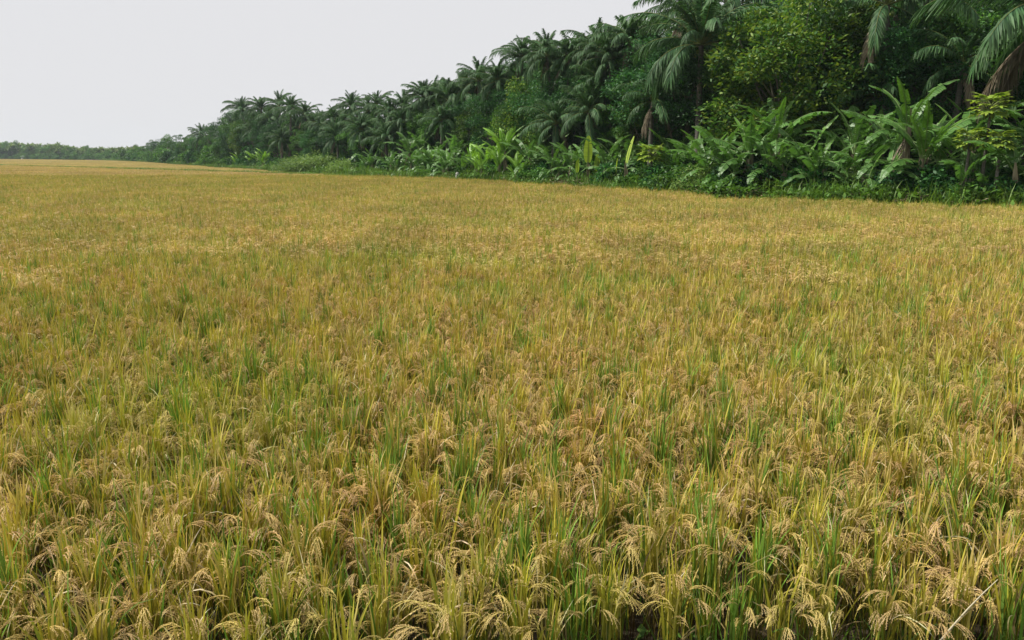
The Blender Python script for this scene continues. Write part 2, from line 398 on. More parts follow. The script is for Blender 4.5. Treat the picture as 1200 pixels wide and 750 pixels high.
# the dike between the two plots runs from the left distance towards the tree line
DX = np.array([-160, -87, -24, -11.5]); DY = np.array([205, 136, 76, 61])
def dike_y(x): return float(np.interp(x, DX, DY)) if x > -160 else 205 + (-160 - x) * .94
def pxof(x, y): return 600 + F * x / (y * math.cos(PITCH) + 1.3 * math.sin(PITCH))
def verge_w(px): return float(np.interp(px, [200, 330, 430, 560, 700, 850, 1200], [2.0, 6, 4.0, 1.5, 1.6, 1.7, 1.4]))
def inplot(x, y, size):
    px = pxof(x, y)
    if px < -480 - 900 / y or px > 1440 + 1500 / y: return 0
    e = E(px)
    if y > e - verge_w(px) - size * .5 + .5 * math.sin(x * .9) * math.sin(x * .37 + 2): return 0
    if px < 420:
        dy = dike_y(x)
        if y < dy - size * .5: return 1
        if y > dy + 1.6 + size * .5: return 2
        return 0
    return 1
mp = []; 
for yy in np.arange(CY0 + CELL / 2, 62, CELL):
    for xx in np.arange(CX0 + CELL / 2, 60, CELL):
        if not is_near(xx, yy) and inplot(xx, yy, 1.2) == 1: mp.append((xx + 0.0, yy, FZ))
mp = np.array(mp); n = len(mp)
scatter('rice_crop', mp, rng.integers(0, 4, n) * math.pi / 2, U(.96, 1.06, n) * RS, rng.integers(0, 4, n), mids,
        'golden rice in the middle of the plot, up to the tree line')
fp = []
for yy in np.arange(64.6, 440, 5.4 * RS):
    for xx in np.arange(-620, 60, 5.4 * RS):
        k = inplot(xx, yy, 2.8)
        if k: fp.append((xx, yy, FZ - .1 if k == 2 else FZ, k))
fp = np.array(fp)
for k, lab in ((1, 'far end of the near rice plot, ripe and yellow'), (2, 'second rice plot beyond the dike at the left horizon')):
    s = fp[fp[:, 3] == k]; n = len(s)
    scatter('rice_crop', s[:, :3], rng.integers(0, 4, n) * math.pi / 2, U(.95, 1.05, n) * RS, rng.integers(0, 3, n), fars if k == 1 else fars2, lab)

# the ground under the grove is a low bank above the paddy
G0 = .78
pxs = list(np.arange(100, 1460, 12)); offs = [None, .7, 0, 4, 14, 60]
Vg = []
for px in pxs:
    e = E(px); vw = verge_w(px)
    for k, (o_, z_) in enumerate(((-vw - .1, .18), (-vw + .7, .62), (0, G0), (5, G0 + .1), (16, G0 + .1), (70, G0), (72, .1))):
        y = e + o_; Vg.append((xat(px, y, 0), y, z_ + rng.uniform(-.04, .04)))
i = (np.arange(len(pxs) - 1)[:, None] * 7 + np.arange(6)[None]).ravel()
gf = MB().add(Vg, np.stack([i, i + 7, i + 8, i + 1], 1), (.5, .5, .5)).mesh('grove_floor', M_SOIL)
for p in gf.polygons: p.use_smooth = True
link('grove_floor', gf, kind='structure')
def gz(px, y):
    return float(np.interp(y - E(px), [-verge_w(px) - .1, -verge_w(px) + .7, 0, 5], [.18, .6, G0 - .03, G0 + .05]))
# ------------------------------------------------------------------ grass on verge, dike and bank
def grass_tuft(r, nbl, L0, L1, w, c0, c1, broad=0):
    mb = MB(); b = np.c_[rng.normal(0, r, nbl), rng.normal(0, r, nbl), np.zeros(nbl)]
    P, d, S, Nn = arcs(b, U(0, 6.28, nbl), np.abs(rng.normal(0, .35, nbl)), U(.1, 1.4, nbl), U(L0, L1, nbl), 4, 1.6)
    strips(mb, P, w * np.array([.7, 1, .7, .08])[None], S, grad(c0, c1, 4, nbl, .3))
    if broad:
        b = np.c_[rng.normal(0, r, broad), rng.normal(0, r, broad), U(.1, L1 * .8, broad)]
        P, d, S, Nn = arcs(b, U(0, 6.28, broad), U(.7, 1.6, broad), U(0, .6, broad), U(.08, .16, broad), 3, 1)
        strips(mb, P, .03 * np.array([.2, 1, .1])[None], S, grad(c0, c1, 3, broad, .3))
    return mb
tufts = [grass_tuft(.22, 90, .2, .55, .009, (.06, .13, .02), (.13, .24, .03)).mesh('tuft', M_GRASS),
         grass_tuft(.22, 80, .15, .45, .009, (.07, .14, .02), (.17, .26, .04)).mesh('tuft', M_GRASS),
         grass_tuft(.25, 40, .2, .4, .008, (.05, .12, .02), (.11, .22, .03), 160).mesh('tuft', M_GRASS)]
vp = []
for px in np.arange(120, 1420, 1.1):
    e = E(px); vw = verge_w(px) + .6
    for k in range(int((7 if px > 500 else 10) * (.75 + .45 * math.sin(px * .05) * math.sin(px * .017)))):
        y = e - vw + rng.random() * (vw + 1.6); vp.append((xat(px + rng.uniform(-1, 1), y, 0), y, gz(px, y)))
n = len(vp)
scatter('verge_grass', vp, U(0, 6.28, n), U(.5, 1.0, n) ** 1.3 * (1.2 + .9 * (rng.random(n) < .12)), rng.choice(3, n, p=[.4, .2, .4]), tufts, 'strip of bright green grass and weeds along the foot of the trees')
dp = []
for x in np.arange(-250, -10, .35):
    for k in range(4): dp.append((x, dike_y(x) + .7 + rng.uniform(-.5, .5), .58))
n = len(dp)
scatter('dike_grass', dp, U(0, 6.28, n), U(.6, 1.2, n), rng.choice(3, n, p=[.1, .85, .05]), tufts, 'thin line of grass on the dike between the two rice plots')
bp = [(x, y, .2 + .36 * min(1, max(0, (2.1 - y) / .75))) for x, y in zip(U(-8, 8, 1100), U(-2.5, 1.7, 1100))]
n = len(bp)
scatter('bank_grass', bp, U(0, 6.28, n), U(.25, .5, n), rng.choice(3, n), tufts, 'short grass on the earth bank below the viewer')
# raised dike body
db = MB()
xs = np.arange(-250, -10, 3.0); P = np.array([(x, dike_y(x) + .7, .33) for x in xs])
Vd = np.concatenate([P + o for o in ((0, -.9, -.12), (0, -.4, .36), (0, .4, .36), (0, .9, -.12))]); K = len(xs)
fd = [(r * K + i, r * K + i + 1, (r + 1) * K + i + 1, (r + 1) * K + i) for r in range(3) for i in range(K - 1)]
link('dike', db.add(Vd, fd, (.5, .5, .5)).mesh('dike', M_BANK), kind='structure')

# ------------------------------------------------------------------ coconut palms
def frond_mesh(kind):
    mb = MB(); K = 22; dead = kind == 'dead'
    L, th0, dth = {'up': (3.6, .12, .75), 'arch': (4.0, .55, 1.25), 'flat': (4.0, 1.05, 1.25), 'droop': (3.9, 1.6, 1.25), 'dead': (3.2, 2.2, .75)}[kind]
    P, d, S, Nn = arcs([(0, 0, 0)], [0.], [th0], [dth], [L], K, 1.4, [rng.uniform(-.25, .25)])
    rc = (.24, .19, .13) if dead else (.14, .17, .05)
    tube(mb, P[0], np.linspace(.045, .008, K), rc, 4)
    n = 80; t = np.linspace(.16, .995, n) ; ii = np.clip((t * (K - 1)).astype(int), 0, K - 2); fr = (t * (K - 1) - ii)[:, None]
    B = P[0, ii] * (1 - fr) + P[0, ii + 1] * fr; D = d[0, ii]; Sd = S[0, ii]; Nm = Nn[0, ii]
    ll = .85 * (.28 + .62 * np.sin(np.clip((t - .12) / .95, 0, 1) * math.pi) ** .7) * .92
    for sg in (-1, 1):
        fw = (.5 + .9 * t)[:, None]
        dr = Sd * sg + D * fw * 1.2 + rng.normal(0, .17, (n, 3)) - np.array([0, 0, .18]); dr /= np.linalg.norm(dr, axis=1)[:, None]
        Ln = (ll * U(.85, 1.1, n))[:, None]
        sag = U(.5, 1.25, n)[:, None] * (1.5 if dead or kind in ('droop', 'flat') else 1) * (t[:, None] * .5 + .6)
        p1 = B + dr * Ln * .45 - np.array([0, 0, 1]) * sag * Ln * .14
        p2 = B + dr * Ln * .88 - np.array([0, 0, 1]) * sag * Ln * .62
        PP = np.stack([B, p1, p2], 1)
        sv = D - dr * (D * dr).sum(1)[:, None]; sv /= np.linalg.norm(sv, axis=1)[:, None]
        tw = U(-.5, .5, n)[:, None]; up = np.cross(dr, sv); sv = sv * np.cos(tw) + up * np.sin(tw)
        c = grad((.12, .10, .065), (.19, .165, .11), 3, n, .3) if dead else grad((.03, .095, .035), (.075, .15, .05), 3, n, .4)
        strips(mb, PP, np.array([.019, .03, .006])[None], np.repeat(sv[:, None], 3, 1), c)
    return mb.mesh('frond', M_DEAD if dead else M_PALM)
FR = {k: [frond_mesh(k) for _ in range(2)] for k in ('up', 'arch', 'flat', 'droop', 'dead')}
def coconut_mesh():
    mb = MB(); z = np.linspace(-.11, .11, 5); tube(mb, np.c_[z * 0, z * 0, z], [.01, .075, .09, .075, .01], (.1, .13, .04), 6)
    return mb.mesh('coconut', M_FRUIT)
NUT = coconut_mesh()
def palm(px, py, off, label, group=None, s=1., nf=24, dead=1, lean=0., heavy=False, name='coconut_palm', nut=True):
    if px < 740: s *= .62; nf += 18; py += 3; heavy = False
    lean = lean or rng.uniform(-.08, .08)
    Y = E(px) + off; x = xat(px, Y, zat(Y, py)); z = zat(Y, py) - G0; lx = lean * z
    r = root(name, (x - lx, Y, G0 - .03), label, 'palm tree', group)
    H = z; t = np.linspace(0, 1, 10)
    mb = MB(); tube(mb, np.c_[lx * t ** 1.5, np.sin(t * 3) * .1, H * t], np.interp(t, [0, .06, 1], [.26, .16, .11]) * (.7 + .3 * s), (.5, .5, .5), 9)
    link('trunk', mb.mesh('trunk', M_PALMTRUNK), r)
    ga = 2.39996
    for k in range(nf):
        q = k / nf
        kind = 'up' if q < .3 else 'arch' if q < .6 else 'flat' if q < .82 else 'droop'
        if heavy and q > .6: kind = 'droop' if k % 2 else 'flat'
        link('frond', FR[kind][k % 2], r, TRS((lx, 0, H), k * ga + rng.uniform(-.2, .2), rng.uniform(-.22, .25), s * rng.uniform(.62, 1.06) * (.8 if kind == 'up' else 1)))
    for k in range(dead + (1 if px > 740 and dead else 0)):
        link('frond', FR['dead'][k % 2], r, TRS((lx, 0, H - .15), rng.uniform(0, 6.28), 0, s * rng.uniform(.7, .95)), label='dry brown hanging frond')
    for k in range(5 if nut and px > 740 else 0):
        link('coconut', NUT, r, TRS((lx + .27 * math.cos(k * 1.3) * s, .27 * math.sin(k * 1.3) * s, H - .3 - .07 * (k % 3)), k, 0, 1))
    return r

# ------------------------------------------------------------------ banana plants
def banana_leaf(kind):
    mb = MB(); K = 13
    L, th0, dth, w = {'young': (1.9, .25, .8, .125), 'arch': (2.3, .28, 1.25, .2), 'wide': (2.1, .55, 1.3, .22), 'hang': (1.9, 1.1, 1.6, .19), 'fresh': (2.1, .25, 1.15, .2), 'dying': (1.5, 1.0, 1.5, .2), 'yellow': (1.7, .05, .25, .23), 'dead': (1.5, 2.55, .5, .08)}[kind]
    P, d, S, Nn = arcs([(0, 0, 0)], [0.], [th0], [dth], [L], K, 1.3, [rng.uniform(-.2, .2)])
    P, d, S, Nn = P[0], d[0], S[0], Nn[0]
    c0, c1, rb = ((.055, .15, .03), (.09, .2, .042), (.2, .3, .1))
    if kind == 'young': c0, c1 = (.075, .18, .025), (.11, .24, .035)
    if kind == 'dying': c0, c1, rb = (.34, .14, .04), (.42, .2, .06), (.3, .18, .07)
    if kind == 'fresh': c0, c1 = (.14, .30, .03), (.2, .38, .045)
    if kind == 'yellow': c0, c1 = (.25, .36, .04), (.34, .46, .06)
    if kind == 'dead': c0, c1, rb = (.21, .17, .125), (.34, .28, .21), (.24, .2, .15)
    tube(mb, P, np.linspace(.022, .004, K), rb, 4)
    n = 30; t = np.linspace(.16, 1, n + 1)
    def at(tt):
        u = tt * (K - 1); i = np.clip(u.astype(int), 0, K - 2); f = (u - i)[:, None]
        return P[i] * (1 - f) + P[i + 1] * f, S[i] * (1 - f) + S[i + 1] * f, d[i], Nn[i] * (1 - f) + Nn[i + 1] * f
    prof = lambda tt: np.sin(np.clip((tt - .13) / .87, 0, 1) ** .75 * math.pi) ** .55 * w + .004
    torn = {'dying': .5, 'young': .3, 'fresh': .3, 'yellow': .05, 'arch': .45, 'wide': .6, 'hang': .65, 'dead': .9}[kind]
    for sg in (-1, 1):
        seg = 0; grp_dr = rng.uniform(.0, .2)
        for k in range(n):
            if rng.random() < torn: grp_dr = rng.uniform(-.05, .7 if kind != 'dead' else 1.6)
            tt = np.array([t[k], t[k + 1] - (.004 if torn > .2 else 0)])
            b, s, dd, nn = at(tt); ww = prof(tt)[:, None]
            upn = nn * .32 * (1 if kind != 'dead' else -1)
            dirv = s * sg * math.cos(grp_dr) - np.array([0, 0, 1.]) * math.sin(grp_dr) + dd * .25
            m = b + (dirv - upn * .5) * ww * .5; e = b + dirv * ww - np.array([0, 0, 1.]) * ww * grp_dr * .35
            V = np.concatenate([b, m, e]); cc = np.concatenate([np.repeat([c0], 2, 0), np.repeat([c1], 2, 0), np.repeat([np.array(c1) * 1.05], 2, 0)]) * rng.uniform(.88, 1.12)
            mb.add(V, [(0, 1, 3, 2), (2, 3, 5, 4)] if sg > 0 else [(1, 0, 2, 3), (3, 2, 4, 5)], cc)
    return mb.mesh('leaf' if kind != 'dead' else 'dead_leaf', M_DEAD if kind == 'dead' else M_BAN)
BL = {'dead_orange': [banana_leaf('dying')]}
BL |= {k: [banana_leaf(k) for _ in range(3 if k in ('arch', 'wide', 'hang') else 2)] for k in ('young', 'arch', 'wide', 'hang', 'fresh', 'yellow', 'dead')}
def stem_mesh(h, r0):
    mb = MB(); t = np.linspace(0, 1, 7)
    tube(mb, np.c_[t * .08, np.sin(t * 4) * .03, t * h], r0 * np.interp(t, [0, .1, 1], [1.25, 1, .5]), (.5, .5, .5), 8)
    for k in range(7):   # loose sheaths wrapped round the stem
        a = rng.uniform(0, 6.28); z = rng.uniform(.1, h * .7); rr = r0 * 1.06
        zz = np.linspace(z, z + rng.uniform(.3, .7), 4)
        P = np.c_[rr * np.cos(a) + zz / h * .08, rr * np.sin(a) + zz * 0, zz][None]
        strips(mb, P, np.array([.05, .06, .045, .02])[None], np.array([[[-math.sin(a), math.cos(a), 0]]]) * np.ones((1, 4, 1)), (.5, .5, .5))
    return mb.mesh('stem', M_STEM)
STEMS = [stem_mesh(1.0, .08), stem_mesh(1.0, .065)]
def banana(px, pytop, off, label, group=None, stems=1, dead=3, kinds=None, s=None, orange=False):
    """pytop: where the highest leaf tips reach in the photograph"""
    pytop -= 14 if px > 830 and pytop > 110 else 6 if px > 640 else 3
    Y = E(px) + off; H = max(1.2, zat(Y, pytop) - G0); x = xat(px, Y, H * .5)
    r = root('banana_plant', (x, Y, gz(px, Y) - .03), label, 'banana plant', group, rng.uniform(0, 6.28))
    for q in range(stems):
        a = rng.uniform(0, 6.28); ox, oy = (0, 0) if q == 0 else (.55 * math.cos(a), .55 * math.sin(a))
        hh = H * (1 if q == 0 else rng.uniform(.6, .85)); ls = min(1.15, max(.5, hh * .33)); sh = max(.4, hh - 1.95 * ls)
        link('stem', STEMS[q % 2], r, TRS((ox, oy, 0), a, 0, (1.3 * ls, 1.3 * ls, sh)))
        tx, ty = ox + .08 * math.cos(a) * 1.3 * ls, oy + .08 * math.sin(a) * 1.3 * ls
        seq = kinds or ['young', 'arch', 'arch', 'wide', 'arch', 'wide', 'hang', 'hang', 'wide']
        for k, kd in enumerate(seq):
            me = BL[kd][k % len(BL[kd])]
            link('leaf', me, r, TRS((tx, ty, sh - .04 * k), k * 2.4 + rng.uniform(-.4, .4), rng.uniform(-.12, .12), ls * rng.uniform(.85, 1.1)),
                 label='bright yellow green upright leaf' if kd == 'yellow' else None)
        for k in range(dead):
            link('dead_leaf', BL['dead'][k % 2], r, TRS((tx, ty, sh - .1 - .12 * k), rng.uniform(0, 6.28), 0, ls * rng.uniform(.6, 1)))
    if orange:
        link('dead_leaf', BL['dead_orange'][0], r, TRS((tx, ty, sh + .35), -1.2, 0, ls * .8), label='orange brown dying leaf')
    return r

# ------------------------------------------------------------------ broadleaf trees
def leaf_cloud(mb, C, Rl, n, L, w, pal, up=.25, droop=.5, squash=.75):
    k = rng.integers(0, len(C), n); v = rng.normal(0, 1, (n, 3)); v /= np.linalg.norm(v, axis=1)[:, None]
    v[:, 2] = np.where(v[:, 2] < -.75, -v[:, 2] * .6, v[:, 2])
    rr = Rl[k] * (.45 + .6 * rng.random(n) ** .6)
    p = C[k] + v * rr[:, None] * np.array([1, 1, squash]); az = np.arctan2(v[:, 1], v[:, 0]) + rng.normal(0, .9, n)
    P, d, S, Nn = arcs(p, az, U(.4, 2.3, n), U(.1, droop, n), L * U(.6, 1.2, n), 3, 1)
    tw = rng.normal(0, .8, n)[:, None, None]; S = S * np.cos(tw) + Nn * np.sin(tw)
    lob = rng.uniform(.8, 1.2, len(C))[k][:, None, None]
    c = np.array(pal)[rng.integers(0, len(pal), n)][:, None] * jit(n, .2) * lob
    strips(mb, P, w * np.array([.25, 1, .12])[None] * U(.8, 1.2, n)[:, None], S, c)
def tree_mesh(H, Rr, Rz, zc, lobes, n, L, w, pal, lr=(.28, .42), trunk=.16, squash=.75, droop=.5):
    v = rng.normal(0, 1, (lobes, 3)); v /= np.linalg.norm(v, axis=1)[:, None]
    rad = rng.uniform(.45, 1, lobes) ** .7
    C = v * rad[:, None] * np.array([Rr, Rr, Rz]) + np.array([0, 0, zc])
    Rl = rng.uniform(*lr, lobes) * Rr
    cr = MB(); leaf_cloud(cr, C, Rl, n, L, w, pal, squash=squash, droop=droop)
    tr = MB(); t = np.linspace(0, 1, 7); bend = rng.normal(0, .25, 2)
    trunkP = np.c_[bend[0] * t ** 2, bend[1] * t ** 2, t * zc]
    tube(tr, trunkP, np.interp(t, [0, .08, 1], [1.5, 1, .45]) * trunk, (.5, .5, .5), 8)
    for c in C[:min(lobes, 16)]:
        q = rng.uniform(.35, .95); b = np.array([np.interp(q, t, trunkP[:, i]) for i in range(3)])
        m = (b + c) / 2 + np.array([0, 0, -.12 * np.linalg.norm(c - b)])
        u = np.linspace(0, 1, 5)[:, None]; tube(tr, b * (1 - u) ** 2 + 2 * u * (1 - u) * m + u ** 2 * c, np.linspace(.42, .08, 5) * trunk, (.5, .5, .5), 5)
    return cr.mesh('crown', M_LEAF), tr.mesh('trunk', M_BARK), H
PAL_Y = [(.085, .155, .02), (.14, .20, .025), (.05, .12, .02), (.035, .09, .018)]
PAL_D = [(.03, .10, .03), (.05, .145, .035), (.02, .07, .024)]
PAL_M = [(.06, .16, .03), (.10, .215, .032), (.04, .11, .025)]
PAL_B = [(.04, .10, .04), (.06, .125, .05), (.03, .075, .035)]
TREES = {
 'broad': [tree_mesh(9, 3.0, 3.9, 5.0, 60, 16000, .22, .052, PAL_Y, (.2, .34), droop=.9, squash=.95), tree_mesh(9, 2.7, 3.9, 5.0, 56, 15000, .22, .05, PAL_Y, (.2, .34), droop=.9, squash=.95)],
 'dark': [tree_mesh(9, 2.7, 3.3, 5.6, 36, 13000, .17, .036, PAL_D, (.24, .4)), tree_mesh(9, 2.9, 3.4, 5.5, 30, 13000, .18, .036, PAL_D, (.26, .42))],
 'mid': [tree_mesh(9, 2.6, 3.4, 5.5, 34, 11000, .2, .042, PAL_M, (.22, .36)), tree_mesh(9, 2.8, 3.3, 5.6, 28, 11000, .2, .042, PAL_M, (.24, .4))],
 'airy': [tree_mesh(9, 2.4, 3.2, 5.7, 30, 4200, .17, .04, PAL_B, (.16, .28)), tree_mesh(9, 2.3, 3.4, 5.6, 26, 4200, .17, .04, PAL_B, (.16, .28))],
}
def tree(kind, px, pytop, off, label, group=None, wd=1., name='broadleaf_tree', hmin=3.0):
    off = off + 1.8 if off < 6 else off
    Y = E(px) + off; H = max(hmin, zat(Y, pytop) - G0); v = int(rng.integers(2)); cr, tr, H0 = TREES[kind][v]
    sz = H / 9.2; sx = sz ** .85 * wd
    r = root(name, (xat(px, Y, H * .6), Y, G0 - .03), label, 'tree', group, rng.uniform(0, 6.28), (sx, sx, sz))
    link('trunk', tr, r); link('crown', cr, r); return r
def bush_mesh(Rr, Rz, n, L, w, pal, lobes=16):
    v = rng.normal(0, 1, (lobes, 3)); v[:, 2] = np.abs(v[:, 2]); v /= np.linalg.norm(v, axis=1)[:, None]
    C = v * rng.uniform(.3, .9, lobes)[:, None] * np.array([Rr, Rr, Rz]) + np.array([0, 0, .15 * Rz])
    mb = MB(); leaf_cloud(mb, C, rng.uniform(.35, .5, lobes) * Rr, n, L, w, pal)
    for c in C[:10]: tube(mb, np.linspace((0, 0, 0), c, 4), [.03, .025, .018, .008], (.12, .1, .07), 4)
    return mb.mesh('bush', M_LEAF)
BUSH = [bush_mesh(1.1, 1.5, 2600, .18, .04, PAL_M), bush_mesh(1.2, 1.3, 2600, .2, .05, PAL_D), bush_mesh(1.0, 1.7, 2200, .24, .06, PAL_M),
        bush_mesh(1.2, 1.2, 4200, .11, .02, [(.14, .22, .05), (.1, .18, .04), (.17, .25, .07)])]
def bush(px, pytop, off, k, label, group=None, wd=1.):
    Y = E(px) + off; H = max(.6, zat(Y, pytop) - gz(px, Y)); s = H / (1.9 if k != 3 else 1.6)
    o = link('bush', BUSH[k], None, TRS((xat(px, Y, H * .5), Y, gz(px, Y) - .03), rng.uniform(0, 6.28), 0, (s * wd, s * wd, s)), label, None, 'bush', group)
    return o

# ------------------------------------------------------------------ papaya plants
def papaya_leaf():
    mb = MB(); P, d, S, Nn = arcs([(0, 0, 0)], [0.], [1.0], [.35], [.5], 4, 1); tube(mb, P[0], .012, (.25, .3, .1), 4)
    e = P[0, -1]; n = 9; az = np.linspace(-2.5, 2.5, n)
    PP, dd, SS, NN = arcs(np.repeat([e], n, 0), az, U(1.35, 1.6, n), U(.3, .6, n), .34 * (1 - .09 * np.abs(az)), 4, 1)
    strips(mb, PP, np.array([.03, .07, .055, .006])[None], SS, grad((.17, .27, .035), (.27, .36, .045), 4, n, .2))
    return mb.mesh('leaf', M_BAN)
PL = [papaya_leaf() for _ in range(3)]
def papaya(px, pytop, off, label, nl=16, s=1., fruit=True, tiers=1):
    Y = E(px) + off; H = zat(Y, pytop) - gz(px, Y); r = root('papaya_tree', (xat(px, Y, H * .6), Y, gz(px, Y) - .03), label, 'papaya tree')
    mb = MB(); t = np.linspace(0, 1, 8); tube(mb, np.c_[t * .05, t * 0, t * (H - .25)], np.linspace(.07, .035, 8), (.5, .5, .5), 7)
    link('trunk', mb.mesh('trunk', M_PALMTRUNK), r)
    for k in range(nl):
        q = k / nl
        link('leaf', PL[k % 3], r, TRS((.05, 0, H - .25 - .3 * q * s), k * 2.4, -.45 + .9 * q, s * rng.uniform(.85, 1.1)))
    if fruit:
        for k in range(4):
            z = np.linspace(-.12, .1, 5); fm = MB(); a = k * 1.7
            tube(fm, np.c_[.12 * math.cos(a) + z * 0, .12 * math.sin(a) + z * 0, H - .55 + z], [.01, .06, .07, .045, .01], (.5, .5, .5), 6)
            link('fruit', fm.mesh('fruit', M_FRUIT), r)
    return r

# ================================================================== PLANTING THE GROVE
# --- coconut palms that show singly
palm(822, 52, 4, 'tall coconut palm with long grey green fronds drooping in front of a dark hollow', s=.98, nf=38, dead=0, heavy=True)
palm(806, 8, 9, 'coconut palm rising behind the drooping palm, crown cut by the top edge', s=.8, nf=24)
palm(858, 8, 11, 'coconut palm between the drooping palm and the big leaved tree', nf=24)
palm(1232, 20, 2.0, 'large palm at the right edge with broad olive fronds sweeping left', s=1.0, nf=26, heavy=True, dead=2)
palm(1088, -22, 8, 'shaded coconut palm high above the tallest banana clump', nf=22)
palm(1040, 5, 5, 'dark coconut palm hidden right of the big leaved tree', nf=22, s=.85)
palm(683, 66, 8, 'coconut palm with stiff upright crown on the skyline, right of two others', nf=24, s=.95)
palm(655, 88, 10, 'middle palm of three on the skyline above the banana clumps', nf=22, s=.8)
palm(627, 72, 9, 'leftmost palm of three on the skyline above the banana clumps', nf=24, s=.95)
palm(705, 98, 5, 'coconut palm with pale sunlit fronds arching left below the skyline', nf=22, s=.9, heavy=True)
palm(762, 55, 9, 'slim palm poking out at the left shoulder of the tall dark trees', nf=18, s=.85)
palm(600, 112, 9, 'palm half hidden in the slope of crowns left of the three skyline palms', nf=20, s=.8)
palm(515, 113, 9, 'palm with a tuft standing against the sky left of the tree slope', nf=20, s=.8)
palm(518, 138, 4, 'lower coconut palm with hanging fronds under the skyline tuft', nf=22, s=.85, heavy=True)
palm(487, 128, 8, 'coconut palm right of the tallest left hand palm', nf=20, s=.7)
palm(442, 119, 8, 'tallest left hand palm whose crown stands clear against the sky', nf=24, s=.78)
palm(424, 150, 2, 'coconut palm with pale hanging fronds behind the rounded pale bush', nf=24, s=1.0, heavy=True, dead=2)
palm(470, 140, 4, 'short coconut palm just right of the rounded pale bush', nf=20, s=.85)
palm(403, 139, 12, 'coconut palm above and left of the pale hanging fronds', nf=20)
palm(377, 143, 8, 'coconut palm above the middle of the rounded pale bush', nf=20)
palm(349, 146, 10, 'coconut palm above the left end of the rounded pale bush', nf=20)
palm(316, 137, 8, 'coconut palm standing at the highest point of the left block of trees', nf=20, s=1.05)
palm(297, 150, 5, 'coconut palm with side fronds in the left block of trees', nf=20)
palm(330, 160, 3, 'low coconut palm in front of the left block of trees', nf=20, s=.9, heavy=True)
palm(237, 156, 6, 'lone palm head above the low trees at the far left end', nf=20, s=1.3)
palm(262, 160, 12, 'palm between the lone far palm and the left block of trees', nf=18, s=1.1)

for q, y_, o_, lab in ((452, 160, 2.5, 'low palm with spreading fronds between the heap of dead leaves and the round bush'), 
          (652, 142, 2.5, 'low palm with dark fronds above the shaggy banana skirt'),
        (690, 128, 3, 'low palm above the yellowish young banana leaf'),  (765, 118, 3, 'low palm between the pale stemmed papaya and the dark hollow'),
        (1025, 112, 5, 'low palm in the shade left of the tallest banana clump'), 
         (395, 158, 3, 'low palm behind the right part of the rounded pale bush'), (1130, 75, 5, 'low palm between the right hand papaya and the olive fronds')):
    palm(q, y_, o_, lab, s=1.0 if q < 740 else .6, nf=20, heavy=q % 3 == 0, nut=False, dead=1)
# --- broadleaf trees that show singly
tree('broad', 925, -28, 2.6, 'large tree with big yellow green leaves filling the upper right', wd=1.1)
tree('broad', 985, -5, 4.5, 'big leaved tree joining the right side of the largest yellow green one', wd=1.0)
tree('broad', 895, 30, 4.8, 'yellow green tree beside the drooping palm', wd=.8)
tree('dark', 1055, 60, 5.5, 'dark tree with small leaves behind the tallest banana clump', wd=1.0)
tree('dark', 1110, 20, 7.5, 'dark tree in deep shade behind the right hand papaya')
tree('dark', 1165, -20, 8, 'dark tree behind the broad olive fronds')
tree('dark', 1210, 60, 5, 'dark low tree at the right edge of the picture')
tree('dark', 782, 60, 5, 'dark green tree just left of the drooping palm', wd=.9)
tree('broad', 757, 78, 3.5, 'olive tree above the bright yellow banana leaf', wd=.75)
tree('mid', 722, 92, 4.0, 'rounded mid green tree right of the pale arching palm', wd=.8)
tree('airy', 722, 45, 11, 'thin crowned tree letting sky through, right of the three skyline palms')
tree('airy', 607, 52, 13, 'thin crowned tree at the top of the tree slope')
tree('dark', 665, 105, 5, 'dark tree under the three skyline palms', wd=.9)
tree('broad', 622, 90, 6, 'olive crowned tree in the middle of the tree slope', wd=.95)
tree('mid', 585, 82, 9, 'mid green tree at the upper edge of the tree slope', wd=.85)
tree('dark', 562, 85, 11, 'dark narrow tree at the left end of the tree slope', wd=.7)
tree('mid', 590, 118, 4, 'leafy tree above the brightest banana clump', wd=.85)
tree('dark', 545, 115, 7, 'dark tree left of the brightest banana clump')
tree('airy', 532, 96, 12, 'small airy tree against the sky beside the skyline tuft', wd=.8)
tree('mid', 497, 125, 6, 'mid green tree between the tallest left hand palm and the tuft', wd=.9)
tree('mid', 455, 142, 5, 'mid green tree below the tallest left hand palm', wd=.9)
tree('dark', 392, 138, 12, 'dark tree above the rounded pale bush')
tree('dark', 345, 140, 13, 'dark tree in the middle of the left block')
tree('airy', 276, 122, 8, 'thin leaved tree with a ragged top at the left end of the left block', wd=1.2)
tree('mid', 300, 128, 12, 'mid green tree at the left end of the left block', wd=1.2)
tree('dark', 270, 150, 4, 'dark tree at the lower left corner of the left block', wd=1.1)
tree('airy', 214, 152, 8, 'small airy tree left of the lone far palm', wd=1.15)
tree('mid', 250, 152, 14, 'pale tree right of the lone far palm', wd=1.1)
tree('mid', 197, 160, 10, 'low tree third from the far left end', wd=1.2)
tree('dark', 182, 162, 14, 'dark low tree second from the far left end', wd=1.2)
tree('mid', 166, 170, 20, 'lowest tree at the far left end of the near grove', wd=1.3)

